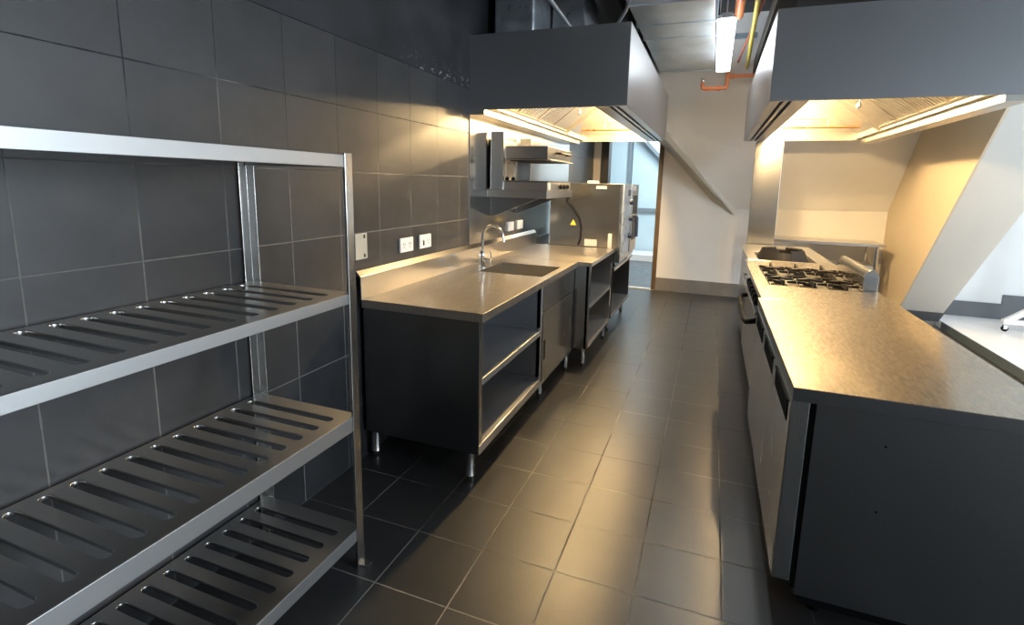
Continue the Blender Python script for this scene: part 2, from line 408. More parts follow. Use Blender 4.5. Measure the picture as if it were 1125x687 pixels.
# ------------------------------------------------------------------ slotted storage rack
def slotted_sheet(x0, x1, y0, y1, slots, sx0, sx1, hw):
    """flat sheet with pill-shaped slots across it, rims rolled down: 2-D curve filled, turned into a mesh"""
    cu = bpy.data.curves.new('sheet', 'CURVE'); cu.dimensions = '2D'; cu.fill_mode = 'BOTH'
    def loop(pts):
        sp = cu.splines.new('POLY'); sp.points.add(len(pts)-1); sp.use_cyclic_u = True
        for q, p in zip(sp.points, pts): q.co = (p[0], p[1], 0, 1)
    loop([(x0,y0),(x1,y0),(x1,y1),(x0,y1)])
    for y in slots:
        pts = []
        for k in range(9): a = -PI/2 + PI*k/8; pts.append((sx1-hw+hw*math.cos(a), y+hw*math.sin(a)))
        for k in range(9): a = PI/2 + PI*k/8; pts.append((sx0+hw+hw*math.cos(a), y+hw*math.sin(a)))
        loop(pts)
    cu.extrude = .0035; cu.bevel_depth = .0025; cu.bevel_resolution = 2
    o = bpy.data.objects.new('sheet', cu); COL.objects.link(o)
    dg = bpy.context.evaluated_depsgraph_get()
    me = bpy.data.meshes.new_from_object(o.evaluated_get(dg))
    bpy.data.objects.remove(o); bpy.data.curves.remove(cu)
    return me
RY0, RY1 = -2.02, -.235
rack = thing('storage_rack', 'stainless steel storage rack with slotted shelves standing against the tiled wall', 'rack', (-.34, -1.1, 0))
sheet = slotted_sheet(-.568, -.107, RY0, RY1-.006, [-.315-.0715*k for k in range(24)], -.548, -.150, .0165)
for z, lip in ((1.545, .040), (1.072, .036), (.617, .055), (.166, .050)):
    me = sheet.copy()
    o = link_mesh('shelf', me, 'steel_dark' if False else 'steel', rack); o.location = (.34, 1.1, z-.006)
    for p in me.polygons: p.use_smooth = True
    me.set_sharp_from_angle(angle=math.radians(35))
    l = MB()
    l.box(-.107, -.100, RY0, RY1-.006, z-lip, z).box(-.574, -.568, RY0, RY1-.006, z-.016, z)
    l.box(-.568, -.107, RY1-.009, RY1-.004, z-lip, z-.006).box(-.568, -.107, RY0, RY0+.005, z-lip, z-.006)
    l.box(-.125, -.107, RY0, RY1-.006, z-lip, z-lip+.004)
    q = l.build('shelf_rim', 'rim_steel', rack, bevel=.0012)
    part(q, 'polished folded rim')
for y, sy in ((RY1, 1), (RY0, -1)):
    for x, sx in ((-.098, 1), (-.572, -1)):
        p = MB()
        p.prism('z', .004, 1.552, [(x+sx*.003, y), (x+sx*.003, y-sy*.036) , (x, y-sy*.036), (x, y-sy*.003), (x-sx*.036, y-sy*.003), (x-sx*.036, y)])
        post = p.build('post', 'steel_z', rack, bevel=.001)
        MB().box(x-.012+sx*.014-.014, x+.012+sx*.014, y-.018, y+.012, 0, .006).cyl((x-sx*.008, y-sy*.012, .004), (x-sx*.008, y-sy*.012, .02), .008).build('foot', 'steel_z', post)

# ------------------------------------------------------------------ sink bench and tables on the left
def bench_leg(x, y, top, parent):
    l = MB().lathe((x, y, 0), [(.014, 0), (.016, .004), (.016, .028), (.0205, .034), (.0205, .04), (.019, .042), (.019, top)], 20)
    return l.build('leg', 'steel_z', parent, smooth=True)
sb = thing('sink_bench', 'stainless steel sink bench with open shelves and one cupboard door, under the wall sockets', 'bench', (-.22, 1.24, 0))
x0, x1, y0, y1 = -.552, .116, .37, 2.103
SX0, SX1, SY0, SY1 = -.392, .066, 1.37, 1.80
t = MB().grid_plate([x0, SX0, SX1, x1], [y0, SY0, SY1, y1], [(1, 1)], .868, .871)
t.box(x1-.003, x1, y0, y1, .829, .868).box(x0, x1-.003, y0, y0+.003, .829, .868)
t.box(x1-.016, x1-.003, y0+.003, y1, .829, .832)
t.build('worktop', 'bench_top', sb, bevel=.0012)
bs = MB().prism('y', y0, y1, [(x0+.002, .870), (x0-.001, .985), (WX+.004, 1.012), (WX+.002, .995), (x0-.006, .978), (x0-.006, .870)])
bs.build('backsplash', 'steel_y', sb, bevel=.001)
MB().box(-.556, .091, .386, .389, .160, .829).box(-.556, -.553, .389, .42, .160, .829).build('side_panel', 'steel_dark', sb, bevel=.001)  # near-black reflection painted into the panel's steel tone
MB().box(.062, .094, .389, .418, .160, .829).build('stile', 'steel_z', sb, bevel=.001)
MB().box(-.55, .09, 1.292, 1.296, .21, .829).box(.066, .094, 1.292, 1.322, .160, .829).build('divider', 'inner_steel', sb, bevel=.001)
MB().box(-.556, -.552, .42, 2.09, .160, .829).build('back_panel', 'inner_steel', sb)
for z, lip in ((.538, .032), (.207, .047)):
    yb = 1.292 if z > .5 else 2.09
    l = MB().box(-.55, .092, .39, yb, z-.003, z).box(.092, .095, .418 if z > .3 else .39, yb if z > .3 else 1.292, z-lip, z)
    l.box(-.548, -.55+.01, .39, yb, z, z+.035)
    if z < .3: l.box(.092, .095, 1.292, 2.09, .16, .172)
    l.box(-.54, .09, 1.280, 1.292, z, z+.018)
    l.build('shelf', 'inner_steel', sb, bevel=.001)
d = MB().box(.0945, .099, 1.330, 2.045, .172, .642).build('door', 'steel_z', sb, bevel=.0015)
MB().box(.0988, .1010, 1.356, 1.384, .325, .455).build('handle', 'void', d, bevel=.001)
for z in (.25, .55): MB().cyl((.0995, 2.048, z-.03), (.0995, 2.048, z+.03), .004, 8).build('hinge', 'steel_z', d)
MB().box(.0900, .0945, 1.322, 2.09, .648, .829).build('fascia', 'steel_z', sb, bevel=.001)
MB().box(-.55, .094, 2.05, 2.098, .160, .829).build('end_panel', 'steel_dark', sb, bevel=.001)
# sink bowl
k = MB()
dpt = .62
for (a, b2, c, dd, e, f) in ((SX0-.002, SX0, SY0, SY1, dpt, .868), (SX1, SX1+.002, SY0, SY1, dpt, .868), (SX0-.002, SX1+.002, SY0-.002, SY0, dpt, .868), (SX0-.002, SX1+.002, SY1, SY1+.002, dpt, .868), (SX0-.002, SX1+.002, SY0-.002, SY1+.002, dpt-.002, dpt)):
    k.box(a, b2, c, dd, e, f)
bowl = k.build('sink_bowl', 'steel', sb)
MB().lathe(((SX0+SX1)/2, (SY0+SY1)/2, dpt), [(.045, 0), (.045, .003), (.03, .003), (.028, .001)], 24).build('drain', 'chrome', bowl, smooth=True)
for (x, y) in ((.042, .405), (-.525, .425), (.036, 1.478), (-.525, 1.478), (.064, 2.035), (-.525, 2.03)): bench_leg(x, y, .165, sb)

# gooseneck tap
fx, fy = -.432, 1.535
tap = thing('sink_tap', 'chrome gooseneck tap standing at the rear edge of the sink', 'tap', (fx, fy, .871))
MB().lathe((fx, fy, .8715), [(.026, 0), (.026, .006), (.018, .012), (.017, .05), (.021, .055), (.021, .10), (.014, .112), (.012, .12)], 20).build('tap_body', 'chrome', tap, smooth=True)
pts = [(fx, fy, .985), (fx, fy, 1.05)]
for k in range(0, 13):
    a = PI - PI*k/12*0.93
    pts.append((fx+.078+.078*math.cos(a), fy, 1.085+.082*math.sin(a)))
pts.append((pts[-1][0]+.006, fy, 1.06))
MB().tube(pts, .0095, 12).build('spout', 'chrome', tap, smooth=True)
lv = MB().lathe((fx, fy-.0, .925), [(.012, .015), (.012, .05), (.015, .055), (.015, .066)], 14, axis='x')
lv.tube([(fx+.058, fy, .928), (fx+.064, fy, .955), (fx+.060, fy-.004, .985)], .006, 8).tube([(fx+.058, fy, .922), (fx+.068, fy, .900), (fx+.072, fy, .890)], .006, 8)
lv.build('lever', 'chrome', tap, smooth=True)

pt = thing('prep_table', 'deeper stainless steel table with two open shelves, between the sink bench and the oven stand', 'table', (-.16, 2.58, 0))
x1, y0, y1 = .228, 2.106, 3.05
t = MB().box(x0, x1, y0, y1, .868, .872).box(x1-.003, x1, y0, y1, .840, .868).box(.118, x1-.003, y0, y0+.003, .840, .868)
t.build('worktop', 'bench_top', pt, bevel=.0012)
MB().prism('y', y0, y1, [(x0+.002, .870), (x0-.001, .985), (WX+.004, 1.012), (WX+.002, .995), (x0-.006, .978), (x0-.006, .870)]).build('backsplash', 'steel_y', pt, bevel=.001)
MB().box(-.55, .205, 2.112, 2.116, .175, .840).box(.185, .215, 2.112, 2.142, .175, .840).build('side_panel', 'steel_z', pt, bevel=.001)
MB().box(-.55, .205, 3.02, 3.024, .175, .840).box(.190, .215, 2.998, 3.028, .175, .840).build('side_panel', 'steel_z', pt, bevel=.001)
MB().box(-.556, -.552, 2.116, 3.02, .175, .840).build('back_panel', 'inner_steel', pt)
for z, lip in ((.530, .030), (.205, .030)):
    MB().box(-.55, .212, 2.117, 3.02, z-.003, z).box(.212, .215, 2.142, 2.998, z-lip, z).box(-.54, .2, 3.008, 3.02, z, z+.018).build('shelf', 'inner_steel', pt, bevel=.001)
MB().box(.2155, .2165, 2.990, 3.022, .335, .50).build('paper_label', 'paper', pt)
for (x, y) in ((.165, 2.19), (.165, 2.98), (-.5, 2.19), (-.5, 2.98)): bench_leg(x, y, .18, pt)

os_ = thing('oven_stand', 'low stainless steel stand with one open shelf carrying the oven', 'stand', (-.15, 3.6, 0))
x1, y0, y1 = .235, 3.06, 4.16
MB().box(x0, x1, y0, y1, .683, .687).box(x1-.003, x1, y0, y1, .655, .683).box(x0, x1, y1-.003, y1, .655, .683).build('top_plate', 'steel_y', os_, bevel=.0012)
MB().box(-.55, .22, 4.10, 4.13, .19, .683).build('side_panel', 'steel_dark', os_, bevel=.001)
MB().box(-.55, .22, 3.065, 3.075, .19, .683).build('side_panel', 'steel_dark', os_, bevel=.001)
MB().box(-.55, .222, 3.075, 4.13, .217, .220).box(.222, .225, 3.065, 4.13, .190, .220).build('shelf', 'inner_steel', os_, bevel=.001)
for (x, y) in ((.15, 3.27), (.15, 4.10), (-.5, 3.27), (-.5, 4.10)): bench_leg(x, y, .195, os_)

# combination oven
ov = thing('combi_oven', 'stainless steel combination oven on its low stand past the sink', 'oven', (-.07, 3.5, .687))
MB().box(-.43, .255, 3.075, 3.96, .735, 1.475).build('body', 'oven_steel', ov, bevel=.004)
MB().box(.255, .272, 3.075, 3.96, .735, 1.475).build('front_bezel', 'steel_z', ov, bevel=.003)
cp = MB().box(.272, .288, 3.09, 3.50, .79, 1.47).build('control_panel', 'panel_grey', ov, bevel=.003)
MB().box(.288, .2885, 3.30, 3.47, 1.36, 1.42).build('display', 'blue_black', cp)
for z in (1.30, 1.14, .965):
    MB().lathe((.288, 3.44, z), [(.026, 0), (.026, .02), (.021, .034), (.019, .036)], 20, axis='x').build('knob', 'blue_black', cp, smooth=True)
od = MB().box(.272, .296, 3.52, 3.95, .79, 1.47).build('door', 'steel_z', ov, bevel=.004)
MB().box(.296, .2975, 3.60, 3.90, .9, 1.36).build('door_glass', 'dark_trim', od)
hp = [(.296, 3.56, 1.16), (.335, 3.56, 1.16), (.348, 3.56, 1.14), (.350, 3.56, 1.05), (.350, 3.56, .95)]
MB().tube(hp, .017, 12).build('handle', 'blue_black', od, smooth=True)
MB().box(.297, .2985, 3.55, 3.75, 1.41, 1.46).build('door_label', 'paper', od)
MB().box(.02, .12, 3.0742, 3.075, 1.425, 1.452).build('rating_label', 'paper', ov)
MB().box(-.07, .05, 3.074, 3.075, .88, .945).box(-.056, .036, 3.0738, 3.074, .905, .907).build('paper_note', 'paper', ov)
MB().box(.155, .192, 3.074, 3.075, .85, 1.01).build('paper_strip', 'paper', ov)
c = (-.188, 1.098)
ws = MB().prism('y', 3.0742, 3.075, [(c[0]-.03, c[1]-.024), (c[0]+.03, c[1]-.024), (c[0], c[1]+.028)]).build('warning_triangle', 'yellow_sign', ov)
MB().prism('y', 3.0738, 3.0742, [(c[0]-.004, c[1]-.012), (c[0]+.003, c[1]+.000), (c[0]-.002, c[1]+.001), (c[0]+.004, c[1]+.014), (c[0]-.006, c[1]-.001), (c[0], c[1]-.001)]).build('lightning_mark', 'black', ws)
MB().box(-.12, -.03, 3.30, 3.42, 1.475, 1.50).build('vent_cap', 'white_plastic', ov, bevel=.005)
for (x, y) in ((-.36, 3.15), (.2, 3.15), (-.36, 3.88), (.2, 3.88)):
    MB().lathe((x, y, .687), [(.022, 0), (.022, .02), (.014, .022), (.014, .05)], 14).build('foot', 'black', ov, smooth=True)

# wall shelf and salamander grill
sh = thing('wall_shelf', 'bracketed stainless steel wall shelf above the tap, carrying the salamander grill', 'shelf', (-.34, 2.28, 1.35))
MB().box(WX+.007, -.097, 1.93, 2.64, 1.404, 1.408).box(-.100, -.097, 1.93, 2.64, 1.352, 1.404).box(WX+.007, -.1, 1.93, 1.933, 1.352, 1.404).box(WX+.007, -.1, 2.637, 2.64, 1.352, 1.404).build('shelf_plate', 'steel', sh, bevel=.001)
for y in (1.99, 2.55):
    MB().prism('y', y, y+.025, [(WX+.007, 1.404), (-.12, 1.404), (-.12, 1.375), (WX+.03, 1.20), (WX+.007, 1.20)]).build('bracket', 'steel_dark', sh, bevel=.001)
sg = thing('salamander_grill', 'stainless steel salamander grill with raised heating head on the wall shelf', 'grill', (-.34, 2.28, 1.408))
for y in (1.945, 2.56): MB().box(-.560, -.456, y, y+.02, 1.408, 1.845).build('upright', 'steel_z', sg, bevel=.001)
MB().box(-.555, -.53, 1.965, 2.56, 1.41, 1.80).build('back_plate', 'steel_z', sg)
hd = MB().box(-.444, -.105, 1.95, 2.59, 1.645, 1.737).box(-.54, -.444, 2.0, 2.54, 1.67, 1.72).build('heating_head', 'steel', sg, bevel=.002)
MB().box(-.44, -.085, 1.95, 2.60, 1.634, 1.640).build('drip_flange', 'steel', hd, bevel=.001)
MB().tube([(-.105, 2.16, 1.695), (-.07, 2.16, 1.695), (-.066, 2.18, 1.695), (-.066, 2.42, 1.695), (-.07, 2.44, 1.695), (-.105, 2.44, 1.695)], .010, 10).build('handle', 'black', hd, smooth=True)
MB().box(-.42, -.13, 1.99, 2.55, 1.630, 1.634).build('heating_element', 'cast_iron', hd)
gb = MB().box(-.455, -.102, 1.95, 2.60, 1.409, 1.470).build('base', 'steel', sg, bevel=.002)
gr = MB()
for k in range(14): gr.box(-.43, -.11, 1.965+k*.0475, 1.973+k*.0475, 1.471, 1.482)
gr.box(-.44, -.43, 1.96, 2.595, 1.471, 1.482).box(-.11, -.102, 1.96, 2.595, 1.471, 1.482)
gr.build('grill_rack', 'steel_dark', sg)
for y in (2.28, 2.38, 2.48): MB().lathe((-.102, y, 1.440), [(.018, 0), (.018, .014), (.013, .022)], 16, axis='x').build('knob', 'black', gb, smooth=True)
for x in (-.44, -.39): MB().lathe((x, 1.99, 1.482), [(.014, 0), (.016, .012), (.008, .026)], 14).build('rack_stop', 'black', sg, smooth=True)
MB().box(-.1015, -.1005, 1.98, 2.02, 1.42, 1.46).build('rating_label', 'paper', gb)

cb = MB().tube([(-.13, 2.648, 1.375), (-.15, 2.70, 1.33), (-.235, 2.97, 1.30), (-.225, 3.035, 1.275), (-.185, 3.055, 1.22), (-.13, 3.06, 1.14), (-.108, 3.06, 1.05), (-.112, 3.06, .95), (-.13, 3.05, .884)], .0065, 8)
tag(cb.build('power_cord', 'black', smooth=True), 'black power cord hanging in front of the oven side', 'cord')

# sockets and plates on the wall
def outlet(y0, y1, z0, z1, xw, label, group, cover):
    r = thing('wall_socket', label, 'socket', (xw, (y0+y1)/2, z0), group)
    MB().box(xw, xw+.012, y0, y1, z0, z1).build('face_plate', 'white_plastic', r, bevel=.004, seg=3)
    yc, zc = (y0+y1)/2, (z0+z1)/2
    for s_ in (-1, 1):
        if cover:
            MB().box(xw+.012, xw+.0135, yc+s_*.026-.02, yc+s_*.026+.02, zc-.028, zc+.028).build('rocker', 'white_plastic', r, bevel=.001)
        else:
            q = MB()
            q.box(xw+.012, xw+.0124, yc+s_*.03-.010, yc+s_*.03-.007, zc-.002, zc+.013).box(xw+.012, xw+.0124, yc+s_*.03+.006, yc+s_*.03+.009, zc-.002, zc+.013)
            q.cyl((xw+.012, yc+s_*.03, zc-.014), (xw+.0124, yc+s_*.03, zc-.014), .0035, 10)
            q.build('socket_holes', 'void', r)
    return r
outlet(.747, .879, 1.057, 1.139, WX+.001, 'white double socket on the dark tiles, nearer the storage rack', None, False)
s2 = outlet(.950, 1.080, 1.058, 1.141, WX+.001, 'white double socket on the dark tiles, nearer the sink, with dark mark', None, False)
MB().box(WX+.0131, WX+.0136, .985, 1.0, 1.075, 1.105).build('dark_mark', 'void', s2)
outlet(2.345, 2.475, 1.05, 1.128, WX+.007, 'white socket plate on the steel sheet, nearer the tap', None, True)
outlet(2.565, 2.70, 1.05, 1.128, WX+.007, 'white socket plate on the steel sheet, nearer the oven', None, True)
bp_ = thing('blank_socket_plate', 'pale metal blank plate on the dark tiles behind the rack post', 'plate', (WX, .418, 1.066))
MB().box(WX+.001, WX+.006, .372, .462, 1.066, 1.197).build('plate', 'plate_metal', bp_, bevel=.002)
for y, z in ((.440, 1.18), (.440, 1.083)): MB().box(WX+.006, WX+.0066, y-.006, y+.006, z-.009, z+.009).build('screw_slot', 'void', bp_)

# ------------------------------------------------------------------ extraction hoods
def hood(label, xw, xf, cat_group, y0=1.62, y1=4.30, zb=1.957, zt=2.45):
    """xw: wall side, xf: aisle side"""
    s_ = 1 if xf > xw else -1
    r = thing('extraction_hood', label, 'hood', ((xw+xf)/2, (y0+y1)/2, zb), cat_group)
    X = lambda d: xw + s_*d            # distance from the wall side
    W = abs(xf-xw)
    MB().box(X(0), X(W), y0, y0+.004, zb, zt).box(X(.12), X(W-.004), y0+.004, y0+.02, zb, zb+.003).build('front_panel', 'hood', r, bevel=.0015)
    MB().box(X(W-.004), X(W), y0+.004, y1, zb, zt).build('aisle_panel', 'hood', r, bevel=.001)
    MB().box(X(0), X(W-.004), y1-.004, y1, zb, zt).build('end_panel', 'hood_in', r)
    MB().box(X(0), X(W-.004), y0+.004, y1-.004, zt-.004, zt).build('top_panel', 'hood', r)
    MB().box(X(0), X(.004), y0+.004, y1-.004, zb, zt-.004).build('wall_panel', 'hood_in', r)
    # gutter along the wall side
    MB().box(X(.004), X(.116), y0+.004, y1-.004, 1.925, 1.929).box(X(.112), X(.116), y0+.004, y1-.004, 1.929, 1.985).box(X(0), X(.116), y0, y0+.004, 1.925, zb).build('gutter', 'hood_in', r, bevel=.001)
    # supply-air plenum along the aisle side, three slots in its underside
    p = MB()
    a = W-.205
    xs = [.0, .018, .048, .062, .092, .160, .199]
    xs = [0, .085, .107, .128, .150, .199]
    segs = [(0, .085), (.107, .128), (.150, .199)]
    for u, v in segs: p.box(X(a+u), X(a+v), y0+.02, y1-.02, zb, zb+.003)
    for u in (.085, .107, .128, .150): p.box(X(a+u-.0015), X(a+u), y0+.02, y1-.02, zb+.003, zb+.03)
    p.box(X(a), X(a+.003), y0+.02, y1-.004, zb+.003, zb+.17)
    p.hull([(X(a), y0+.02, zb+.17), (X(a), y1-.004, zb+.17), (X(W-.004), y1-.004, zb+.25), (X(W-.004), y0+.02, zb+.25)],
           [(X(a), y0+.02, zb+.173), (X(a), y1-.004, zb+.173), (X(W-.004), y1-.004, zb+.253), (X(W-.004), y0+.02, zb+.253)])
    pl = p.build('supply_plenum', 'hood', r)
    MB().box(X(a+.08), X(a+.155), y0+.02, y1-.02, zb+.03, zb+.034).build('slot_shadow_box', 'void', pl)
    # baffle filters on a slope rising from the wall side to the aisle side
    fa, fz, fb, fzb = .155, 2.0, .155+.52, 2.0+.39
    L = math.hypot(fb-fa, fzb-fz); ux, uz = (fb-fa)/L, (fzb-fz)/L; vx, vz = uz, -ux      # v points down out of the slope
    FY0, FY1 = y0+.05, 3.52
    n = 4; wd = (FY1-FY0)/n
    proto = None
    for i in range(n):
        if proto is None:
            f = MB()
            P = lambda t, h, y: (X(fa+ux*t+vx*h), y, fz+uz*t+vz*h)
            def slab(t0, t1, h0, h1, ya, yb):
                f.hull([P(t0,h0,ya), P(t1,h0,ya), P(t1,h1,ya), P(t0,h1,ya)], [P(t0,h0,yb), P(t1,h0,yb), P(t1,h1,yb), P(t0,h1,yb)])
            slab(0, L, -.045, -.041, FY0, FY0+wd-.006)
            slab(0, .02, -.041, .014, FY0, FY0+wd-.006); slab(L-.02, L, -.041, .014, FY0, FY0+wd-.006)
            slab(.02, L-.02, -.041, .014, FY0, FY0+.016); slab(.02, L-.02, -.041, .014, FY0+wd-.022, FY0+wd-.006)
            nb = 9
            for q in range(nb):
                yy = FY0+.022+(wd-.05)*q/nb
                slab(.02, L-.02, -.016, .006, yy, yy+(wd-.05)/nb*.60)
            proto = f.build('baffle_filter', 'hood_in', r)
        else: copy_child(proto, r, (0, wd*i, 0))
    # trough below the filters, end plate beyond them and the blank upper lining
    q = MB()
    q.hull([(X(.004), y0+.01, 2.02), (X(fa), y0+.01, fz-.03), (X(fa), y0+.01, fz-.026), (X(.004), y0+.01, 2.025)], [(X(.004), y1-.01, 2.02), (X(fa), y1-.01, fz-.03), (X(fa), y1-.01, fz-.026), (X(.004), y1-.01, 2.025)])
    q.box(X(fa-.012), X(fa), y0+.02, y1-.01, fz-.03, fz+.02)
    q.build('filter_trough', 'hood_in', r)
    P = lambda t, h, y: (X(fa+ux*t+vx*h), y, fz+uz*t+vz*h)
    MB().hull([P(-.02,.03,FY1), P(L,.03,FY1), P(L,-.02,FY1), P(-.02,-.02,FY1)], [P(-.02,.03,FY1+.03), P(L,.03,FY1+.03), P(L,-.02,FY1+.03), P(-.02,-.02,FY1+.03)]).build('filter_end_plate', 'hood_in', r)
    MB().hull([P(-.05,-.02,FY1), P(L,-.02,FY1), P(L,-.024,FY1), P(-.05,-.024,FY1)], [P(-.05,-.02,y1-.01), P(L,-.02,y1-.01), P(L,-.024,y1-.01), P(-.05,-.024,y1-.01)]).build('lining_panel', 'hood_in', r)
    # fire-suppression copper pipe and nozzles
    cpz = 2.06
    MB().tube([(X(.20), 3.70, 2.15), (X(.20), 3.98, 2.10), (X(.20), 4.03, cpz), (X(.24), 4.04, cpz), (X(W-.22), 4.04, cpz)], .011, 10).build('suppression_pipe', 'copper', r, smooth=True)
    MB().tube([(X(.46), 4.04, cpz), (X(.46), 4.04, 2.135), (X(.48), 4.04, 2.14), (X(W-.22), 4.04, 2.14)], .008, 8).build('branch_pipe', 'hood_in', r, smooth=True)
    for yy in (2.3, 2.75):
        MB().tube([(X(.50), yy, 2.26), (X(.50), yy, 2.10)], .006, 8).lathe((X(.50), yy, 2.055), [(.012, 0), (.016, .02), (.016, .035), (.008, .05)], 12).build('nozzle', 'chrome', r, smooth=True)
    # lamps on the inner face of the plenum
    for yy in (2.25, 3.85):
        lx = X(a-.035)
        lm = MB().lathe((lx, yy, 2.30), [(.05, 0), (.05, .012), (.035, .02)], 18).build('lamp_base', 'hood_in', r, smooth=True)
        MB().lathe((lx, yy, 2.19), [(.012, 0), (.030, .012), (.036, .04), (.036, .09), (.03, .108)], 18).build('bulb', 'lamp_glow', lm, smooth=True)
    return r
hood('stainless steel extraction hood on the tiled wall above the sink bench', WX, .510, None)
hood('stainless steel extraction hood above the range and the fridge counter', 2.50, 1.316, None)

# steel panel under the far end of the hood over the range
fp = thing('flue_panel', 'tall stainless steel panel standing behind the wok range', 'panel', (1.575, 4.32, 0))
MB().box(1.44, 1.705, 4.31, 4.314, 0, 1.955).build('face_sheet', 'oven_steel', fp, bevel=.001)
MB().box(1.44, 1.444, 4.314, 4.40, 0, 1.955).box(1.701, 1.705, 4.314, 4.40, 0, 1.955).build('side_flange', 'steel_z', fp)

# ------------------------------------------------------------------ fridge counter, range and wok range
CT = .870
XR = 2.03
fc = thing('fridge_counter', 'undercounter fridge with three steel doors and a scratched steel worktop', 'fridge', (1.69, .68, 0))
MB().box(1.336, XR, 0.0, 1.349, .868, CT).build('worktop', 'worktop', fc, bevel=.0012)
MB().box(1.336, 1.339, 0, 1.349, .826, .868).box(1.339, XR, 0, .003, .826, .868).box(XR-.003, XR, .003, 1.349, .826, .868).build('worktop_edge', 'steel_dark', fc, bevel=.0012)  # same steel as the top, toned dark for the floor it mirrors
MB().box(1.408, 2.01, .028, 1.345, .150, .824).build('cabinet', 'steel_dark', fc, bevel=.002)
MB().box(1.394, 1.408, .04, 1.345, .165, .822).build('gasket', 'void', fc)
MB().box(1.43, 1.99, .06, 1.33, .10, .150).build('base_tray', 'black', fc)
for x, y, z in ((1.600, .0275, .715), (1.60, .0275, .500)): MB().cyl((x, .0272, z), (x, .0285, z), .004, 10).build('screw', 'void', fc)
for i in range(3):
    ya, yb = .030+i*.440, .466+i*.440
    d = MB().box(1.338, 1.392, ya, yb, .192, .818).build('door', 'steel_z', fc, bevel=.003)
    h = MB().box(1.3365, 1.338, ya+.05, yb-.05, .725, .795)
    for k in range(9): h.box(1.335, 1.3365, ya+.058+k*.036, ya+.062+k*.036, .728, .792)
    h.box(1.333, 1.3365, ya+.05, yb-.05, .790, .798)
    h.build('handle', 'black', d)
for (x, y) in ((1.508, .19), (1.92, .19), (1.508, 1.2), (1.92, 1.2)):
    MB().lathe((x, y, 0), [(.026, 0), (.026, .018), (.016, .022), (.016, .045), (.024, .047), (.024, .062), (.014, .064), (.014, .105)], 16).build('foot', 'black', fc, smooth=True)

rg = thing('gas_range', 'six burner stainless steel gas range between the fridge counter and the wok range', 'range', (1.69, 2.15, 0))
RX = 1.385
BX0, BX1, BY0, BY1 = 1.43, 1.945, 1.80, 2.64
MB().grid_plate([1.352, BX0, BX1, XR], [1.351, BY0, BY1, 2.949], [(1, 1)], .866, CT).box(1.352, 1.362, 1.351, 2.949, .838, .866).build('range_top', 'worktop', rg, bevel=.0012)
MB().box(BX0-.002, BX1+.002, BY0-.002, BY1+.002, .828, .832).box(BX0-.002, BX0, BY0, BY1, .832, .866).box(BX1, BX1+.002, BY0, BY1, .832, .866).box(BX0, BX1, BY0-.002, BY0, .832, .866).box(BX0, BX1, BY1, BY1+.002, .832, .866).build('burner_tray', 'steel', rg)
MB().box(RX+.01, XR-.01, 1.36, 2.92, .12, .827).build('body', 'steel_dark', rg, bevel=.002)
MB().prism('y', 1.355, 2.925, [(1.364, .838), (RX+.0, .735), (RX+.012, .735), (RX+.012, .838)]).build('control_panel', 'steel_y', rg, bevel=.001)
for y in (1.62, 1.76, 1.90, 2.04, 2.18, 2.32):
    k = MB().lathe((1.376, y, .792), [(.026, 0), (.028, -.008), (.023, -.034), (.021, -.036)], 18, axis='x')
    k.build('knob', 'black', rg, smooth=True)
MB().tube([(1.376, 1.47, .752), (1.345, 1.47, .752)], .008, 10).tube([(1.376, 2.90, .752), (1.345, 2.90, .752)], .008, 10).box(1.334, 1.350, 1.44, 2.915, .742, .766).build('guard_rail', 'steel_y', rg, bevel=.003)
rd = MB().box(RX-.02, RX+.01, 1.42, 2.70, .22, .715).build('oven_door', 'steel', rg, bevel=.003)
MB().tube([(1.368, 1.56, .690), (1.325, 1.555, .680), (1.305, 1.60, .665), (1.300, 1.75, .650), (1.300, 2.2, .645), (1.305, 2.36, .655), (1.325, 2.41, .668), (1.368, 2.41, .675)], .016, 10).build('handle', 'black', rd, smooth=True)
for y in (1.54, 1.58): MB().cyl((1.366, y, .69), (1.352, y, .69), .012, 10).build('handle_boss', 'chrome', rd, smooth=True)
bx = [BX0+.085+.172*i for i in range(3)]; by = [BY0+.21, BY0+.63]
protos = None
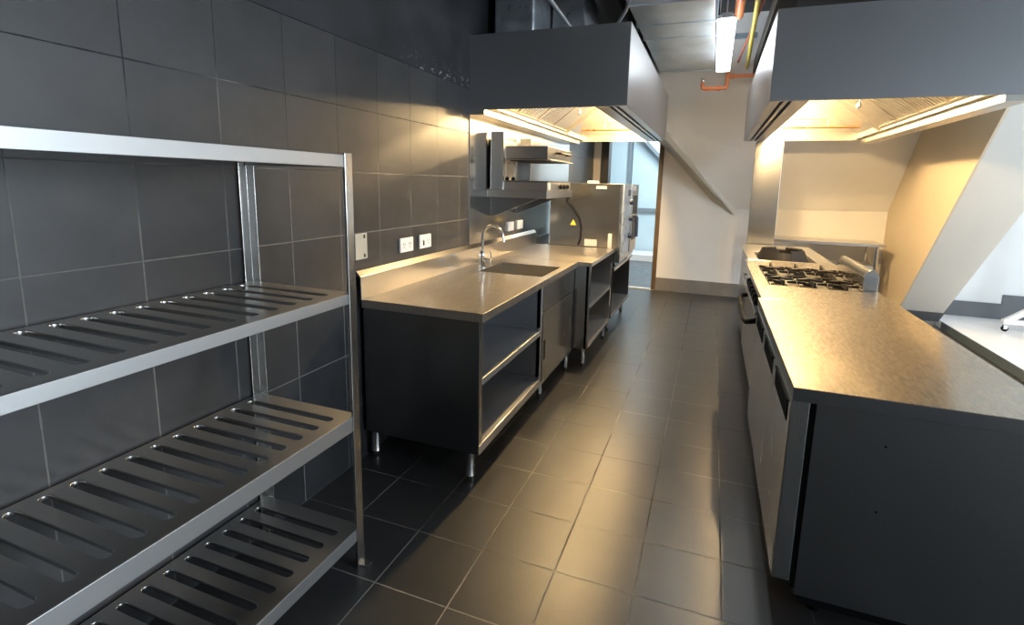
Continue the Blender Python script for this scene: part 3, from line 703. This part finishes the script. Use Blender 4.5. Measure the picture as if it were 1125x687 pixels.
for cx in bx:
    for cy in by:
        if protos is None:
            cap = MB().lathe((cx, cy, .832), [(.05, 0), (.05, .012), (.034, .016), (.034, .026), (.02, .032), (.001, .034)], 20).build('burner_cap', 'cast_iron', rg, smooth=True)
            f = MB(); hx, hy = .082, .205
            for xx in (cx-hx, cx+hx-.006): f.box(xx, xx+.006, cy-hy, cy+hy, .868, .874)
            f.hull([(cx-hx+.004, cy, .874), (cx, cy-.030, .874), (cx+hx-.004, cy, .874), (cx, cy+.030, .874)], [(cx-hx+.004, cy, .886), (cx, cy-.030, .898), (cx+hx-.004, cy, .886), (cx, cy+.030, .898)])
            for s_ in (-1, 1):
                f.prism('x', cx-.006, cx+.006, [(cy+s_*hy, .870), (cy+s_*hy, .900), (cy+s_*(hy-.02), .907), (cy+s_*.06, .888), (cy+s_*.06, .874)])
                f.hull([(cx-hx, cy+s_*.10-.012, .872), (cx-.03, cy+s_*.10, .872), (cx-.03, cy+s_*.10+.003, .872), (cx-hx, cy+s_*.10+.012, .872)], [(cx-hx, cy+s_*.10-.012, .890), (cx-.03, cy+s_*.10, .884), (cx-.03, cy+s_*.10+.003, .884), (cx-hx, cy+s_*.10+.012, .890)])
                f.hull([(cx+hx, cy+s_*.10-.012, .872), (cx+.03, cy+s_*.10, .872), (cx+.03, cy+s_*.10+.003, .872), (cx+hx, cy+s_*.10+.012, .872)], [(cx+hx, cy+s_*.10-.012, .890), (cx+.03, cy+s_*.10, .884), (cx+.03, cy+s_*.10+.003, .884), (cx+hx, cy+s_*.10+.012, .890)])
            pan = f.build('pan_support', 'cast_iron', rg, bevel=.001)
            protos = (cap, pan, cx, cy)
        else:
            for p in protos[:2]: copy_child(p, rg, (cx-protos[2], cy-protos[3], 0))
fl = MB().box(1.950, 2.028, 1.86, 2.56, CT+.0005, .955).build('flue_riser', 'steel_z', rg, bevel=.001)
cap = MB()
prof = [(1.948+.082*k/8, .955+.044*math.sin(PI*k/8)**.8) for k in range(9)]
cap.prism('y', 1.858, 1.864, prof).prism('y', 2.556, 2.562, prof)
nsl = 22
for k in range(nsl):
    yy = 1.868+(2.552-1.868)*k/nsl
    outer = prof; inner = [(x, z-.004) for x, z in prof]
    A = prof + [(x, max(.953, z-.006)) for x, z in reversed(prof)]
    cap.prism('y', yy, yy+.014, A)
cap.prism('y', 1.864, 2.556, [(1.985, .9925), (1.993, .9925), (1.993, .988), (1.985, .988)])
fcap = part(cap.build('flue_cap', 'steel', rg), 'slotted rounded flue cap')
MB().prism('y', 1.87, 2.55, [(x*.8+.2*1.989, (.953+(z-.955)*.86)) for x, z in prof]).build('flue_slot_shade', 'void', fcap)  # dark filler stands in for the shade inside the cap slots
for (x, y) in ((1.45, 1.42), (1.97, 1.42), (1.45, 2.86), (1.97, 2.86)):
    MB().lathe((x, y, 0), [(.022, 0), (.022, .02), (.016, .024), (.016, .125)], 16).build('leg', 'steel_z', rg, smooth=True)

wk = thing('wok_range', 'stainless steel wok range with a dark ring at the far end of the cooking line', 'range', (1.69, 3.55, 0))
KX0, KX1, KY0, KY1 = 1.46, 1.90, 2.995, 3.56
MB().grid_plate([1.375, KX0, KX1, XR], [2.951, KY0, KY1, 4.25], [(1, 1)], .860, .8715).build('wok_top', 'steel', wk, bevel=.003)
MB().box(KX0-.003, KX1+.003, KY0-.003, KY1+.003, .80, .803).box(KX0-.003, KX0, KY0, KY1, .803, .860).box(KX1, KX1+.003, KY0, KY1, .803, .860).box(KX0, KX1, KY0-.003, KY0, .803, .860).box(KX0, KX1, KY1, KY1+.003, .803, .860).build('basin', 'steel', wk)
MB().box(1.40, XR-.01, 2.96, 4.24, .12, .799).box(1.40, KX0-.01, 2.96, 4.24, .799, .859).box(KX1+.01, XR-.01, 2.96, 4.24, .799, .859).build('body', 'steel_dark', wk, bevel=.002)
ring = MB(); cx, cy = 1.665, 3.23; NS = 48; R0, R1 = .165, .140
for k in range(NS):
    a0, a1 = 2*PI*k/NS, 2*PI*(k+1)/NS
    top = .950 if (k % 12) not in (10, 11, 0, 1) else .930
    def pt_(R, a, z): return (cx+R*math.cos(a), cy+R*math.sin(a), z)
    ring.hull([pt_(R0*1.30,a0,.845), pt_(R0*1.30,a1,.845), pt_(R1,a1,.845), pt_(R1,a0,.845)], [pt_(R0,a0,top), pt_(R0,a1,top), pt_(R1,a1,top-.006), pt_(R1,a0,top-.006)])
ring.lathe((cx, cy, .803), [(.12, 0), (.12, .03), (.06, .05), (.001, .05)], 24)
bmesh.ops.remove_doubles(ring.bm, verts=ring.bm.verts[:], dist=1e-5)
part(ring.build('wok_ring', 'cast_iron', wk), 'dark cast iron wok ring with notches')
MB().tube([(1.372, 2.90, .866), (1.368, 2.90, .89), (1.364, 2.88, .895), (1.360, 2.80, .875), (1.362, 2.72, .858)], .008, 10).build('gas_tap', 'chrome', rg, smooth=True)
for (x, y) in ((1.45, 3.02), (1.97, 3.02), (1.45, 4.18), (1.97, 4.18)):
    MB().lathe((x, y, 0), [(.022, 0), (.022, .02), (.016, .024), (.016, .125)], 16).build('leg', 'steel_z', wk, smooth=True)

# table along the back wall
bt = thing('work_table', 'narrow stainless steel table with a lower shelf along the back wall', 'table', (2.35, 5.28, 0))
TX0, TX1, TY0, TY1 = 1.72, 2.93, 5.05, 5.55
MB().box(TX0, TX1, TY0, TY1, .864, .868).box(TX0, TX1, TY0, TY0+.003, .840, .864).box(TX1-.003, TX1, TY0+.003, TY1, .840, .864).build('table_top', 'steel', bt, bevel=.001)
MB().box(TX0+.03, TX1-.05, TY0+.05, TY1-.03, .585, .61).build('lower_shelf', 'steel', bt, bevel=.001)
for x in (TX0+.05, TX1-.07):
    for y in (TY0+.04, TY1-.05):
        MB().lathe((x, y, 0), [(.014, 0), (.016, .03), (.0195, .035), (.0195, .864)], 16).build('leg', 'chrome', bt, smooth=True)

# trolley foot on the white floor
tr = thing('wheeled_stand', 'white tubular wheeled stand with a black castor on the white floor', 'stand', (4.35, 4.74, .08))
MB().box(3.93, 4.80, 4.715, 4.765, .155, .205).build('foot_beam', 'white_metal', tr, bevel=.006)
MB().hull([(3.94, 4.715, .205), (4.03, 4.715, .205), (4.40, 4.715, .50), (4.40, 4.715, .56)], [(3.94, 4.765, .205), (4.03, 4.765, .205), (4.40, 4.765, .50), (4.40, 4.765, .56)]).build('brace', 'white_metal', tr, bevel=.005)
MB().box(4.40, 4.45, 4.715, 4.765, .205, 1.7).build('post', 'white_metal', tr, bevel=.006)
for x in (3.96, 4.76):
    cs = MB().cyl((x, 4.74, .155), (x, 4.74, .140), .014, 12).box(x-.016, x+.016, 4.722, 4.727, .105, .145).box(x-.016, x+.016, 4.753, 4.758, .105, .145).build('castor', 'steel_z', tr)
    MB().cyl((x, 4.729, .108), (x, 4.751, .108), .028, 20).build('wheel', 'black', cs, smooth=True)

# ------------------------------------------------------------------ overhead services
du = thing('supply_duct', 'galvanised sheet metal duct running overhead along the aisle', 'duct', (.68, 1.4, 2.70))
MB().box(.40, .968, -3.0, 4.36, 2.70, 3.06).build('duct_sheet', 'galv', du, bevel=.003)
for y in (-1.5, -.3, .9, 2.10, 2.58, 2.97, 4.30):
    MB().box(.388, .98, y, y+.022, 2.690, 2.70).box(.388, .40, y, y+.022, 2.70, 3.07).box(.968, .98, y, y+.022, 2.70, 3.07).build('flange', 'galv', du, bevel=.002)
for y in (2.2, 2.8, 4.1):
    for x in (.37, .995): MB().cyl((x, y, 2.72), (x, y, CZ), .005, 8).build('hanger_rod', 'grey_pipe', du)

fx_ = thing('fluorescent_light', 'glowing white fluorescent light hanging under the duct', 'light', (1.05, 3.05, 2.58))
MB().box(1.015, 1.085, 2.30, 3.86, 2.625, 2.66).build('housing', 'white_metal', fx_, bevel=.004)
MB().box(.988, 1.112, 2.303, 3.857, 2.580, 2.625).build('diffuser', 'tube_glow', fx_, bevel=.008)
for y in (2.45, 3.7): MB().tube([(1.05, y, 2.66), (1.045, y, CZ)], .005, 8).build('hanger', 'grey_pipe', fx_)
MB().tube([(1.0, 2.35, 2.66), (.995, 2.30, 2.75), (1.03, 2.2, 2.95), (1.02, 2.1, CZ)], .004, 6).build('cable', 'black', fx_, smooth=True)

def pipe(name, label, cat, pts, r, mat):
    o = MB().tube(pts, r, 12).build(name, mat, smooth=True); return tag(o, label, cat)
pipe('drain_pipe', 'thick orange pipe ending in an elbow above the fluorescent light', 'pipe', [(1.13, .0, 2.76), (1.132, 2.55, 2.74), (1.133, 2.64, 2.735), (1.133, 2.67, 2.765), (1.133, 2.67, CZ)], .032, 'orange_pipe')
pipe('gas_pipe', 'yellow pipe running overhead beside the hood over the range', 'pipe', [(1.20, 0, 2.745), (1.24, 2.3, 2.735), (1.284, 4.36, 2.71)], .018, 'yellow_pipe')
pipe('thin_pipe', 'thin red pipe running beside the yellow pipe overhead', 'pipe', [(1.36, .5, 2.80), (1.295, 2.3, 2.775), (1.19, 4.2, 2.74)], .010, 'red_pipe')
sp = thing('sprinkler_pipe', 'orange sprinkler pipe with an upturned head in front of the back wall', 'pipe', (1.1, 4.2, 2.46))
MB().tube([(1.60, 4.2, 2.598), (1.13, 4.2, 2.604), (1.10, 4.2, 2.60)], .018, 12).tube([(1.10, 4.2, 2.70), (1.10, 4.2, 2.505), (1.088, 4.2, 2.488), (.885, 4.2, 2.488), (.862, 4.2, 2.495), (.860, 4.2, 2.55)], .021, 12).build('pipe_run', 'orange_pipe', sp, smooth=True)
MB().cyl((1.13, 4.2, 2.603), (1.165, 4.2, 2.603), .025, 14).cyl((1.0, 4.2, 2.488), (1.04, 4.2, 2.488), .027, 14).cyl((.90, 4.2, 2.488), (.925, 4.2, 2.488), .027, 14).build('coupling', 'orange_pipe', sp, smooth=True)
MB().lathe((.860, 4.2, 2.55), [(.012, 0), (.016, .008), (.016, .02), (.006, .022), (.006, .035), (.022, .037), (.022, .041)], 14).build('sprinkler_head', 'chrome', sp, smooth=True)
pipe('conduit', 'straight grey conduit above the hood on the tiled wall', 'conduit', [(.03, .9, 2.63), (.006, 1.563, 2.60), (-.012, 2.11, 2.59), (-.012, 2.15, 2.57), (-.012, 2.16, 2.452)], .014, 'grey_pipe')
pipe('hose', 'curved pale hose dropping onto the hood on the tiled wall', 'hose', [(.50, 1.70, 2.66), (.42, 1.9, 2.60), (.33, 2.05, 2.55), (.27, 2.13, 2.46)], .010, 'grey_pipe')

r = thing('exhaust_riser', 'foil wrapped exhaust duct rising from the hood on the tiled wall', 'duct', (-.2, 2.3, 2.45))
MB().box(-.52, -.215, 1.88, 2.55, 2.452, CZ-.02).build('riser', 'foil', r, bevel=.02, seg=3)
MB().hull([(-.20, 2.25, 2.56), (.08, 2.25, 2.56), (.0, 2.25, CZ-.03), (-.20, 2.25, CZ-.03)], [(-.20, 2.75, 2.56), (.08, 2.75, 2.56), (.0, 2.75, CZ-.03), (-.20, 2.75, CZ-.03)]).build('side_branch', 'foil', r, bevel=.015, seg=3)
MB().box(-.53, -.205, 1.87, 2.56, 2.83, 2.85).build('strap', 'yellow_pipe', r, bevel=.003)
tag(box(1.335, 1.46, 1.75, 4.2, 2.62, 2.74).build('ceiling_channel', 'dark_trim', bevel=.004), 'black channel running above the hood over the range', 'channel')
tag(box(.14, .30, 1.9, 4.2, 2.78, 3.02).build('ceiling_channel', 'dark_trim', bevel=.004), 'black channel hung from the ceiling beside the foil duct', 'channel')
tag(MB().box(1.0, 1.32, 3.6, 3.64, 2.82, 2.86).build('support_bar', 'grey_blue_trim'), 'grey support bar crossing above the fluorescent light', 'bar')

# ------------------------------------------------------------------ lights
def area(name, loc, target, size, sizey, power, col):
    l = bpy.data.lights.new(name, 'AREA'); l.shape = 'RECTANGLE'; l.size = size; l.size_y = sizey; l.energy = power; l.color = col
    o = bpy.data.objects.new(name, l); COL.objects.link(o); o.location = loc
    o.rotation_euler = (Vector(target)-Vector(loc)).to_track_quat('-Z', 'Y').to_euler(); return o
def point(name, loc, power, col, r=.04):
    l = bpy.data.lights.new(name, 'POINT'); l.energy = power; l.color = col; l.shadow_soft_size = r
    o = bpy.data.objects.new(name, l); COL.objects.link(o); o.location = loc; return o
WARM = (1.0, .69, .33)
COOL = (.84, .93, 1.0)
for (lx, yy) in ((.27, 2.25), (.27, 3.85), (1.556, 2.25), (1.556, 3.85)):
    point('hood_lamp', (lx, yy, 2.165), 95, WARM, .035)
area('tube_light', (1.05, 3.08, 2.575), (1.05, 3.08, 0), .12, 1.5, 3, COOL)
area('unseen_cool_fill', (.75, -1.6, 3.12), (.75, -1.6, 0), .3, 1.6, 34, COOL)  # added unseen lamp above the camera for cool fill
area('adjoining_room_light', (5.2, 2.2, 3.05), (5.0, 3.0, 0), 2.4, 2.4, 92, (.93, .97, 1.0))
area('window_daylight', (7.45, -.8, 1.9), (0, -.8, 1.7), 3.4, 2.0, 240, (.74, .88, 1.0))
area('far_room_light', (.3, 7.4, 2.95), (.0, 7.6, 0), 1.5, 1.2, 90, (.84, .95, 1.0))

wd = bpy.data.worlds.new('World'); scn.world = wd; wd.use_nodes = True
wd.node_tree.nodes['Background'].inputs[0].default_value = (.55, .62, .70, 1)
wd.node_tree.nodes['Background'].inputs[1].default_value = .12

# ------------------------------------------------------------------ camera
cam = bpy.data.cameras.new('Camera'); co = bpy.data.objects.new('Camera', cam); COL.objects.link(co)
F_PX, YAW, PITCH, ROLL = 554.9132, -.3509, .1637, .024
PX, PY = 576.479, 292.076
fw = Vector((math.sin(YAW)*math.cos(PITCH), math.cos(YAW)*math.cos(PITCH), -math.sin(PITCH)))
rt = Vector((math.cos(YAW), -math.sin(YAW), 0)); up = rt.cross(fw)
rt, up = rt*math.cos(ROLL)+up*math.sin(ROLL), -rt*math.sin(ROLL)+up*math.cos(ROLL)
mw = Matrix.Identity(4)
for i in range(3):
    mw[i][0] = rt[i]; mw[i][1] = up[i]; mw[i][2] = -fw[i]
mw[0][3], mw[1][3], mw[2][3] = 1.05861, -1.665, 1.46925
co.matrix_world = mw
cam.sensor_fit = 'HORIZONTAL'; cam.sensor_width = 36.0
cam.lens = F_PX/1125*36.0
cam.shift_x = (562.5-PX)/1125; cam.shift_y = (PY-343.5)/1125
cam.clip_start = .02; cam.clip_end = 100
scn.camera = co

vs = scn.view_settings
scn.display_settings.display_device = 'sRGB'
vs.view_transform = 'Standard'; vs.look = 'None'; vs.exposure = 0.75; vs.gamma = 1.0; vs.use_curve_mapping = False
